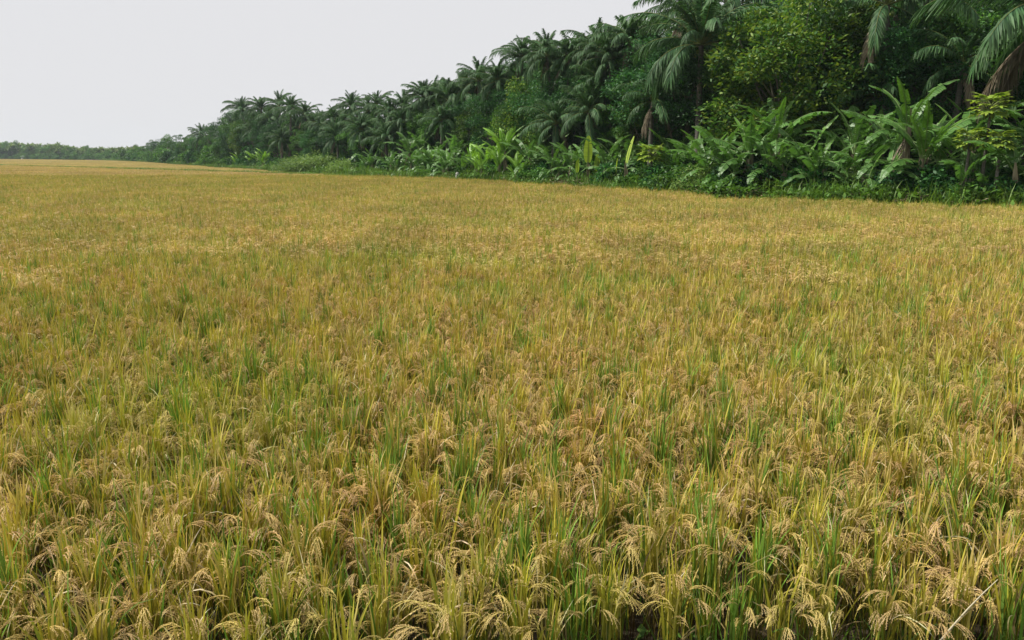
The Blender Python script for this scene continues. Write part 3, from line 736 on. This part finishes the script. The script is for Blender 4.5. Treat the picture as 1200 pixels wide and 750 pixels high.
for k_, q, y_, o_, lab, wd_ in (('broad', 642, 118, 3, 'olive green tree between the brightest bananas and the pale arching palm', .9), ('mid', 610, 105, 4.5, 'fresh green tree above the tips of the brightest bananas', .9),
      ('dark', 700, 130, 2.5, 'small dark tree over the yellowish young banana leaf', .7), ('mid', 742, 118, 3, 'small green tree over the bright yellow upright leaf', .7), ('broad', 553, 125, 4, 'olive green tree over the small white post', .8),
      ('dark', 484, 138, 3.5, 'dark tree over the low bananas right of the dead leaf heap', .9), ('mid', 432, 142, 4, 'fresh green tree at the right shoulder of the rounded pale bush', .9), ('dark', 408, 148, 3, 'dark tree directly over the rounded pale bush', .9),
      ('mid', 362, 148, 5, 'green tree over the left part of the rounded pale bush', 1), ('dark', 325, 140, 6, 'dark tree in the right half of the left block', 1), ('broad', 288, 138, 6, 'olive tree in the left half of the left block', 1),
      ('airy', 246, 140, 9, 'airy tree touching the lone far palm on its right', 1), ('mid', 226, 158, 5, 'green tree under the lone far palm', 1), ('airy', 668, 60, 12, 'thin crowned tree between the middle and right skyline palms', .8),
      ('airy', 745, 42, 10, 'ragged thin tree on the skyline left of the tall dark trees', .8), ('airy', 575, 84, 12, 'ragged thin tree at the left end of the tree slope', .8), ('airy', 500, 104, 12, 'ragged thin tree on the skyline left of the tuft', .8),
      ('airy', 300, 120, 9, 'ragged thin tree on top of the left block', 1), ('airy', 388, 124, 9, 'ragged thin tree on the skyline over the rounded pale bush', 1)):
    tree(k_, q, y_, o_, lab, wd=wd_)
# --- the rows behind, which only fill the gaps
SX = [140, 170, 205, 235, 255, 268, 300, 345, 400, 460, 500, 530, 550, 575, 610, 660, 720, 745, 775, 800, 1500]
SY = [178, 170, 158, 155, 150, 127, 121, 129, 128, 124, 112, 104, 101, 88, 62, 58, 56, 44, 20, 0, -40]
def spot(px):
    for lim, tx in ((262, 'around the lone far palm'), (345, 'behind the left block of trees'), (430, 'behind the rounded pale bush'), (500, 'behind the tallest left hand palm'),
                    (560, 'behind the skyline tuft of palms'), (645, 'behind the slope of crowns'), (730, 'behind the three skyline palms'), (860, 'behind the drooping palm'),
                    (1000, 'behind the large yellow green tree'), (1100, 'behind the tallest banana clump'), (1215, 'behind the olive fronds at the right edge'), (9999, 'just beyond the right edge')):
        if px < lim: return tx
LBL = {'dark': 'dark tree deep in the grove, seen only between the nearer crowns',
       'mid': 'mid green tree deep in the grove, seen only between the nearer crowns',
       'airy': 'thin crowned tree deep in the grove, seen only between the nearer crowns'}
px = 176
while px < 1420:
    for off, dy in ((6, 16), (12, 4), (20, 1)):
        q = px + rng.uniform(-9, 9); k = ['dark', 'mid', 'dark', 'airy'][int(rng.integers(4))] if off > 10 else ['dark', 'mid'][int(rng.integers(2))]
        if off > 7 and 835 < q < 862: continue
        tree(k, q, float(np.interp(q, SX, SY)) + dy + rng.uniform(-4, 8), off * (1 + 20 / max(20, E(q)) * 0) + rng.uniform(-2, 2), {'dark': 'dark tree deep in the grove ', 'mid': 'mid green tree deep in the grove ', 'airy': 'thin crowned tree deep in the grove '}[k] + spot(q), 'trees filling the depth of the grove ' + spot(q))
    px += 30 * 50 / (E(px) + 22) if px > 330 else 15
for q, oy in ((284, 11), (306, 10), (328, 12), (341, 9), (358, 10), (368, 12), (390, 9), (412, 11), (432, 12), (458, 10), (474, 12), (497, 10), (508, 12), (527, 10), (545, 12), (561, 10), (583, 9), (612, 11), (641, 8), (668, 9), (700, 9), (716, 8), (738, 9)):
    palm(q, float(np.interp(q, SX, SY)) + rng.uniform(-4, 14), oy - 3, 'coconut palm with its crown in the skyline ' + spot(q), 'skyline palms ' + spot(q), s=rng.uniform(.8, 1.25), nf=int(rng.integers(14, 24)), dead=int(rng.integers(0, 2)), nut=False)
for q, oy in ((560, 16), (640, 17), (700, 15), (745, 16), (810, 18), (900, 14), (960, 17), (1020, 15), (1130, 14), (340, 20), (300, 22), (430, 18)):
    palm(q, float(np.interp(q, SX, SY)) + 18, oy, 'half hidden coconut palm deep in the grove ' + spot(q), 'palms deep in the grove ' + spot(q), nf=18, dead=0, nut=False)

# --- banana plants
BAN = [
 (905, 97, 1.0, 'tall banana plant with a narrow upright leaf in front of the big leaved tree', 2, 3, ['young', 'young', 'arch', 'wide', 'arch', 'hang', 'wide', 'hang']),
 (878, 128, .6, 'banana plant with blue green leaves spreading left, right of the drooping palm', 2, 3, None),
 (940, 138, .3, 'banana plant with hanging green leaves, third stem right of the tall upright leaf', 2, 4, ['young', 'arch', 'hang', 'hang', 'wide', 'hang']),
 (968, 158, .2, 'banana clump skirted with many dead grey leaves', 3, 8, None),
 (1000, 120, 1.8, 'banana plant behind the clump of dead grey leaves', 1, 3, None),
 (1012, 160, .2, 'banana plant with withered pinkish brown leaves spreading outward', 1, 9, ['arch', 'wide', 'wide']),
 (1062, 78, .6, 'tallest banana clump with steep leaves and an orange dead leaf', 3, 3, ['young', 'young', 'arch', 'arch', 'young', 'wide', 'hang', 'hang']),
 (1038, 150, .2, 'banana plant at the left foot of the tallest clump', 1, 2, ['young', 'hang', 'hang', 'arch']),
 (1098, 125, .9, 'banana plant with flat blue green leaves right of the tallest clump', 2, 3, ['arch', 'wide', 'wide', 'wide', 'hang']),
 (1136, 158, .0, 'banana clump with shaggy dead leaves under the right hand papaya', 2, 8, ['young', 'arch', 'arch', 'wide']),
 (1192, 138, -.1, 'banana plant with ragged dry stem at the right edge', 2, 9, ['arch', 'wide', 'hang']),
 (1165, 150, 1.4, 'banana plant between the papaya and the right edge', 1, 4, None),
 (1236, 110, .6, 'banana plant just beyond the right edge', 2, 4, None),
 (845, 142, .8, 'banana plant with pale leaves under the drooping palm', 2, 3, None),
 (822, 158, .5, 'low banana plant at the trunk of the drooping palm', 1, 3, None),
 (790, 165, 1.4, 'banana plant half hidden behind the pale stemmed papaya', 1, 4, None),
 (735, 157, .2, 'small plant with one bright yellow green upright leaf', 1, 1, ['yellow', 'hang', 'hang', 'wide']),
 (708, 152, .8, 'banana clump left of the bright yellow leaf', 2, 6, None),
 (690, 160, .3, 'banana clump with a yellowish young leaf and many bare dead stems', 3, 7, ['yellow', 'arch', 'wide', 'hang', 'arch']),
 (668, 158, .7, 'blue green banana clump under the dark tree of the slope', 2, 6, None),
 (648, 165, .4, 'banana clump with shaggy dead skirt right of the brightest clump', 2, 7, None),
 (622, 152, 1.0, 'banana clump with broad mid green leaves beside the brightest clump', 2, 3, None),
 (592, 138, 1.4, 'brightest banana clump with tall fresh yellow green leaves', 4, 1, ['young', 'fresh', 'young', 'fresh', 'fresh', 'young', 'fresh', 'fresh']),
 (604, 172, .1, 'short fresh banana plant in front of the brightest clump', 3, 2, ['young', 'fresh', 'fresh', 'fresh', 'fresh', 'fresh']),
 (570, 160, .6, 'fresh green banana clump left of the brightest one', 3, 2, ['young', 'fresh', 'fresh', 'fresh', 'arch', 'fresh']),
 (552, 158, 1.2, 'banana clump above the small white post', 3, 3, ['young', 'fresh', 'arch', 'fresh', 'fresh', 'wide']),
 (524, 168, .5, 'low banana clump left of the small white post', 2, 4, None),
 (505, 165, 1.0, 'banana clump below the lower palm with hanging fronds', 2, 3, None),
 (482, 168, .5, 'banana clump right of the dead leaf heap', 2, 5, None),
 (458, 170, .3, 'banana clump above a heap of dead leaves', 3, 7, None),
 (436, 168, .8, 'banana clump at the right end of the rounded pale bush', 2, 4, None),
 (312, 172, 1.0, 'light green banana clump in front of the left block of trees', 3, 2, ['young', 'fresh', 'fresh', 'fresh', 'fresh', 'fresh']),
 (296, 174, .8, 'light green banana clump, second from the right before the left block', 3, 2, ['young', 'fresh', 'fresh', 'fresh', 'fresh', 'fresh']),
 (280, 174, 1.5, 'light green banana clump, leftmost before the left block', 3, 2, ['young', 'fresh', 'fresh', 'fresh', 'fresh', 'fresh']),
]
for (px, py, off, lab, st, dd, kd) in BAN: banana(px, py, off, lab, None, st + 1, dd + 2, kd, orange='orange' in lab)
for q in list(np.arange(440, 900, 19)) + [915, 952, 990, 1030, 1080, 1120, 1150, 1205]:
    banana(q + rng.uniform(-6, 6), 158 + rng.uniform(-14, 8) - max(0, (q - 760) * .11), rng.uniform(2.0, 4.5), 'shaded banana plant of the second row ' + spot(q).replace('behind', 'below'),
           'shaded second row banana plants ' + spot(q).replace('behind', 'below'), 1, 3)

# --- papaya
papaya(1152, 112, -.2, 'papaya tree with a bright yellow green crown on a thin bare stem', 24, .95)
papaya(1130, 150, -.5, 'short papaya tree with yellow green leaves below the taller crown', 26, .75, True)
papaya(1166, 152, -.4, 'short papaya tree with yellow leaves, right of the taller crown stem', 24, .75, True)
papaya(762, 172, -.2, 'papaya tree with a pale stem and spreading light green leaves', 30, .95, False)
# --- bushes
bush(377, 173, 0, 3, 'rounded pale green bush standing apart at the edge of the grass', wd=1.9)
bush(350, 178, -3, 3, 'smaller pale green bush at the left end of the rounded one', wd=1.5)
bush(405, 180, -.5, 3, 'smaller pale green bush at the right end of the rounded one', wd=1.4)
BU = [(790, 182, -.2, 0, 'leafy bush right of the pale stemmed papaya'), (812, 190, -.2, 2, 'leafy bush below the drooping palm'), (845, 196, -.1, 0, 'bush behind the fallen dry frond'),
      (868, 200, 0, 1, 'dark bush right of the fallen dry frond'), (918, 205, 0, 0, 'low bush at the foot of the tall upright banana leaf'), (745, 192, 0, 2, 'bush right of the bright yellow leaf'),
      (1002, 205, 0, 1, 'low bush between the dead grey clump and the withered plant'), (1035, 205, -.1, 0, 'low bush at the foot of the tallest banana clump'),
      (1092, 200, 0, 1, 'low bush right of the tallest banana clump'), (1110, 205, 0, 2, 'low bush left of the right hand papaya'), (1172, 205, 0, 0, 'low bush near the right edge'),
      (640, 190, 0, 0, 'bush in front of the shaggy dead skirt'), (618, 190, 0, 2, 'bright bush right of the brightest banana clump'), (580, 190, 0, 2, 'bright bush left of the brightest banana clump'),
      (546, 190, .3, 0, 'bush right of the small white post'), (512, 192, .2, 0, 'bush left of the small white post'), (490, 192, .2, 2, 'bush right of the dead leaf heap, low and green'),
      (325, 185, 0, 2, 'green bush left of the rounded pale one'), (340, 186, -2, 0, 'low dark bush touching the rounded pale one'), (262, 183, 0, 2, 'bush at the lower left corner of the left block'),
      (240, 184, 0, 0, 'bush under the lone far palm'), (218, 184, 0, 2, 'bush left of the lone far palm'), (195, 184, 0, 0, 'bush near the far left end of the grove')]
BU += [(895, 172, .9, 1, 'tall dark bush between the blue green banana and the tall upright leaf'), (928, 178, .8, 1, 'dark bush tucked left of the third stem'), (955, 180, .6, 1, 'dark bush beside the clump of dead grey leaves'),
       (985, 176, .9, 3, 'small leaved green bush right of the dead grey leaves'), (1050, 182, .3, 1, 'dark bush below the tallest banana clump'), (1080, 178, .7, 1, 'dark bush below the flat blue green leaves'),
       (1122, 178, .6, 1, 'dark bush left of the shaggy clump under the papaya'), (1150, 188, .2, 0, 'leafy bush under the tall papaya stem'), (1183, 180, .5, 1, 'dark bush by the ragged dry stem'),
       (860, 176, .9, 1, 'dark bush under the blue green banana leaves'), (830, 180, .7, 3, 'small leaved bush at the trunk of the drooping palm'), (775, 184, .5, 1, 'dark bush right behind the pale stemmed papaya'), (720, 182, .7, 1, 'dark bush left of the bright yellow leaf')]
for px, py, off, k, lab in BU: bush(px, py, off, k, lab, wd=1.15)
up = []
for px in np.arange(150, 1420, 5 if True else 1):
    e = E(px)
    for k in range(9):
        y = e + 2.6 + rng.random() ** 1.2 * 15; up.append((xat(px + rng.uniform(-3, 3), y, 0), y, G0))
ns = len(up)
for px in np.arange(150, 1440, 5):
    e = E(px)
    for k in range(7):
        y = e + 9 + rng.random() * 22; up.append((xat(px + rng.uniform(-3, 3), y, 0), y, G0))
n = len(up)
scatter('undergrowth', up, U(0, 6.28, n), np.r_[U(.5, 1.0, ns), U(1.2, 2.2, n - ns)], rng.choice(4, n, p=[.35, .4, .2, .05]), BUSH, 'tangled dark undergrowth filling the floor of the grove')

lm = MB(); nl = 26
P_, d_, S_, N_ = arcs(np.c_[rng.normal(0, .25, nl), rng.normal(0, .25, nl), U(.02, .1, nl)], U(0, 6.28, nl), U(1.0, 1.8, nl), U(-.2, .6, nl), U(.12, .45, nl), 4, 1)
strips(lm, P_, U(.01, .03, nl)[:, None] * np.array([.5, 1, .8, .1])[None], S_, grad((.2, .16, .1), (.36, .3, .2), 4, nl, .35))
lm = lm.mesh('litter', M_DEAD); lp = []
for px in np.arange(300, 1400, 4.5):
    e = E(px)
    if math.sin(px * .031) + math.sin(px * .083 + 1) < -.2: continue
    for k in range(3): y = e - verge_w(px) + .5 + rng.random() * (verge_w(px) + 1.2); lp.append((xat(px, y, 0), y, gz(px, y) + .22))
n = len(lp)
scatter('leaf_litter', lp, U(0, 6.28, n), U(.7, 1.5, n), np.zeros(n), [lm], 'dry brown banana and palm litter lying on the grass strip')
# --- weeds and a stalk at the near edge
wp = []
for k in range(420):
    x = rng.uniform(-2.6, 3.4); wp.append((x, front(x) - .02 - abs(rng.normal(0, .16)), FZ))
n = len(wp)
scatter('edge_weeds', wp, U(0, 6.28, n), U(.35, .75, n), rng.choice(3, n, p=[.5, .2, .3]), tufts, 'dark green weeds at the near edge of the rice')
pa, pb = np.array((xat(1100, 2.5, .7), 2.5, .64)), np.array((xat(1168, 2.6, .8), 2.6, .83))
pp = [pa + (pb - pa) * t + np.array((0, 0, .012 * math.sin(3.1 * t))) for t in (0, .25, .5, .75, 1)]
mb = MB(); tube(mb, pp, [.0033, .0031, .0028, .0024, .0015], (.5, .44, .3), 6)
link('dry_stalk', mb.mesh('dry_stalk', M_DEAD), label='thin pale dry stalk lying across the rice in the lower right corner', cat='stalk')
# --- single low things
def fallen(px, off, label, rz):
    Y = E(px) - off; o = link('dry_frond', FR['dead'][0], None, Matrix.Translation((xat(px, Y, .2), Y, .98)) @ Matrix.Rotation(rz, 4, 'Z') @ Matrix.Rotation(-R(56), 4, 'Y') @ Matrix.Scale(.42, 4), label, None, 'palm frond')
fallen(838, .9, 'dry brown palm frond fallen on the grass below the drooping palm', 0)
Y = E(536) - 1.3; mb = MB(); X = xat(536, Y, .8)
tube(mb, [(X, Y, .1), (X, Y, .5), (X + .01, Y, .9), (X, Y, 1.2), (X, Y, 1.26)], [.14, .14, .13, .12, .04], (.5, .5, .5), 10)
link('white_post', mb.mesh('white_post', solid('weathered_white', (.3, .29, .27), (.5, .49, .46), 9)), label='small white post at the field edge left of the bright banana clumps', cat='post')
def hut(px, Y, w_, h_, label):
    x = xat(px, Y, 1); r = root('white_hut', (x, Y, 0), label, 'hut')
    a = MB(); box(a, (-w_/2, 0, 0), (w_/2, 4, h_), (.5,)*3); link('wall', a.mesh('wall', M_WHITE), r)
    a = MB(); V = [(-w_/2-.4,-.5,h_),(w_/2+.4,-.5,h_),(w_/2+.4,2,h_+.6),(-w_/2-.4,2,h_+.6),(w_/2+.4,4.5,h_),(-w_/2-.4,4.5,h_)]
    a.add(V, [(0,1,2,3),(3,2,4,5)], (.5,)*3); link('roof', a.mesh('roof', M_ROOF), r)
    a = MB(); box(a, (-.5, -.05, 0), (.5, .03, 2), (.5,)*3); link('door', a.mesh('door', M_DARK), r)
hut(29, 432, 3.6, 2.0, 'larger white hut before the far wood at the left horizon')
hut(62, 436, 1.8, 1.9, 'small pale hut right of the larger one at the left horizon')

# --- far wood on the left horizon (reads as one mass)
def whole_palm(H, seed):
    mb = MB(); tube(mb, np.c_[np.linspace(0, .6, 6), np.zeros(6), np.linspace(0, H, 6)], np.linspace(.25, .13, 6), (.12, .11, .09), 6)
    n = 22; az = np.arange(n) * 2.4; q = np.arange(n) / n
    P, d, S, Nn = arcs(np.repeat([(0.6, 0, H)], n, 0), az, .1 + 1.4 * q, np.full(n, 1.1), U(3.4, 4.4, n), 7, 1.3)
    strips(mb, P, np.array([.05, .3, .5, .55, .5, .35, .1])[None], S, grad((.08, .14, .04), (.14, .2, .06), 7, n, .25))
    return mb.mesh('far_palm', M_PALM)
def whole_tree(kind, v):
    cr, tr, H0 = TREES[kind][v]; return cr
FW = [whole_palm(9, 0), whole_palm(7.5, 1), TREES['broad'][0][0], TREES['mid'][0][0], TREES['mid'][1][0], BUSH[0]]
fw = []; sc = []; vi = []
for px in np.arange(-560, 190, 1.25):
    for k in range(7):
        if px > 165 and k: continue
        Y = float(np.interp(px, [-700, 0, 130, 165, 190], [560, 455, 350, 290, 240])) + 5 + rng.random() * 60
        top = float(np.interp(px, [-300, 0, 60, 100, 130, 160, 190], [168, 171, 173, 176, 177, 176, 177])) + rng.uniform(-3.5, 6) - (4 if rng.random() < .04 else 0)
        H = zat(Y, top); v = int(rng.choice(6, p=[.16, .16, .26, .2, .1, .12]))
        h0 = [11, 9.5, 9.3, 9.3, 9.3, 2.0][v]
        fw.append((xat(px + rng.uniform(-1, 1), Y, 5), Y, 0 if v != 5 else 0)); sc.append(H / h0 if v != 5 else 1.6); vi.append(v)
        if k % 2 == 0:
            fw.append((xat(px + rng.uniform(-1, 1), Y, 5), Y - 3, 0)); sc.append(rng.uniform(1.2, 2.6)); vi.append(5)
n = len(fw)
scatter('distant_wood', fw, U(0, 6.28, n), sc, vi, FW, 'far wood of palms and trees low along the left horizon')

hz = bpy.data.materials.new('air'); hz.use_nodes = True; hn = hz.node_tree; hn.nodes.clear()
ho = hn.nodes.new('ShaderNodeOutputMaterial'); hv = hn.nodes.new('ShaderNodeVolumePrincipled')
hv.inputs['Density'].default_value = .0002; hv.inputs['Color'].default_value = (.8, .91, 1, 1); hv.inputs['Anisotropy'].default_value = .2
hn.links.new(hv.outputs[0], ho.inputs['Volume'])
a = MB(); box(a, (-900, -60, -1.2), (420, 800, 24), (1, 1, 1)); link('haze', a.mesh('haze', hz), kind='stuff', label='thin pale haze over the field and the far trees')
bpy.context.view_layer.update()
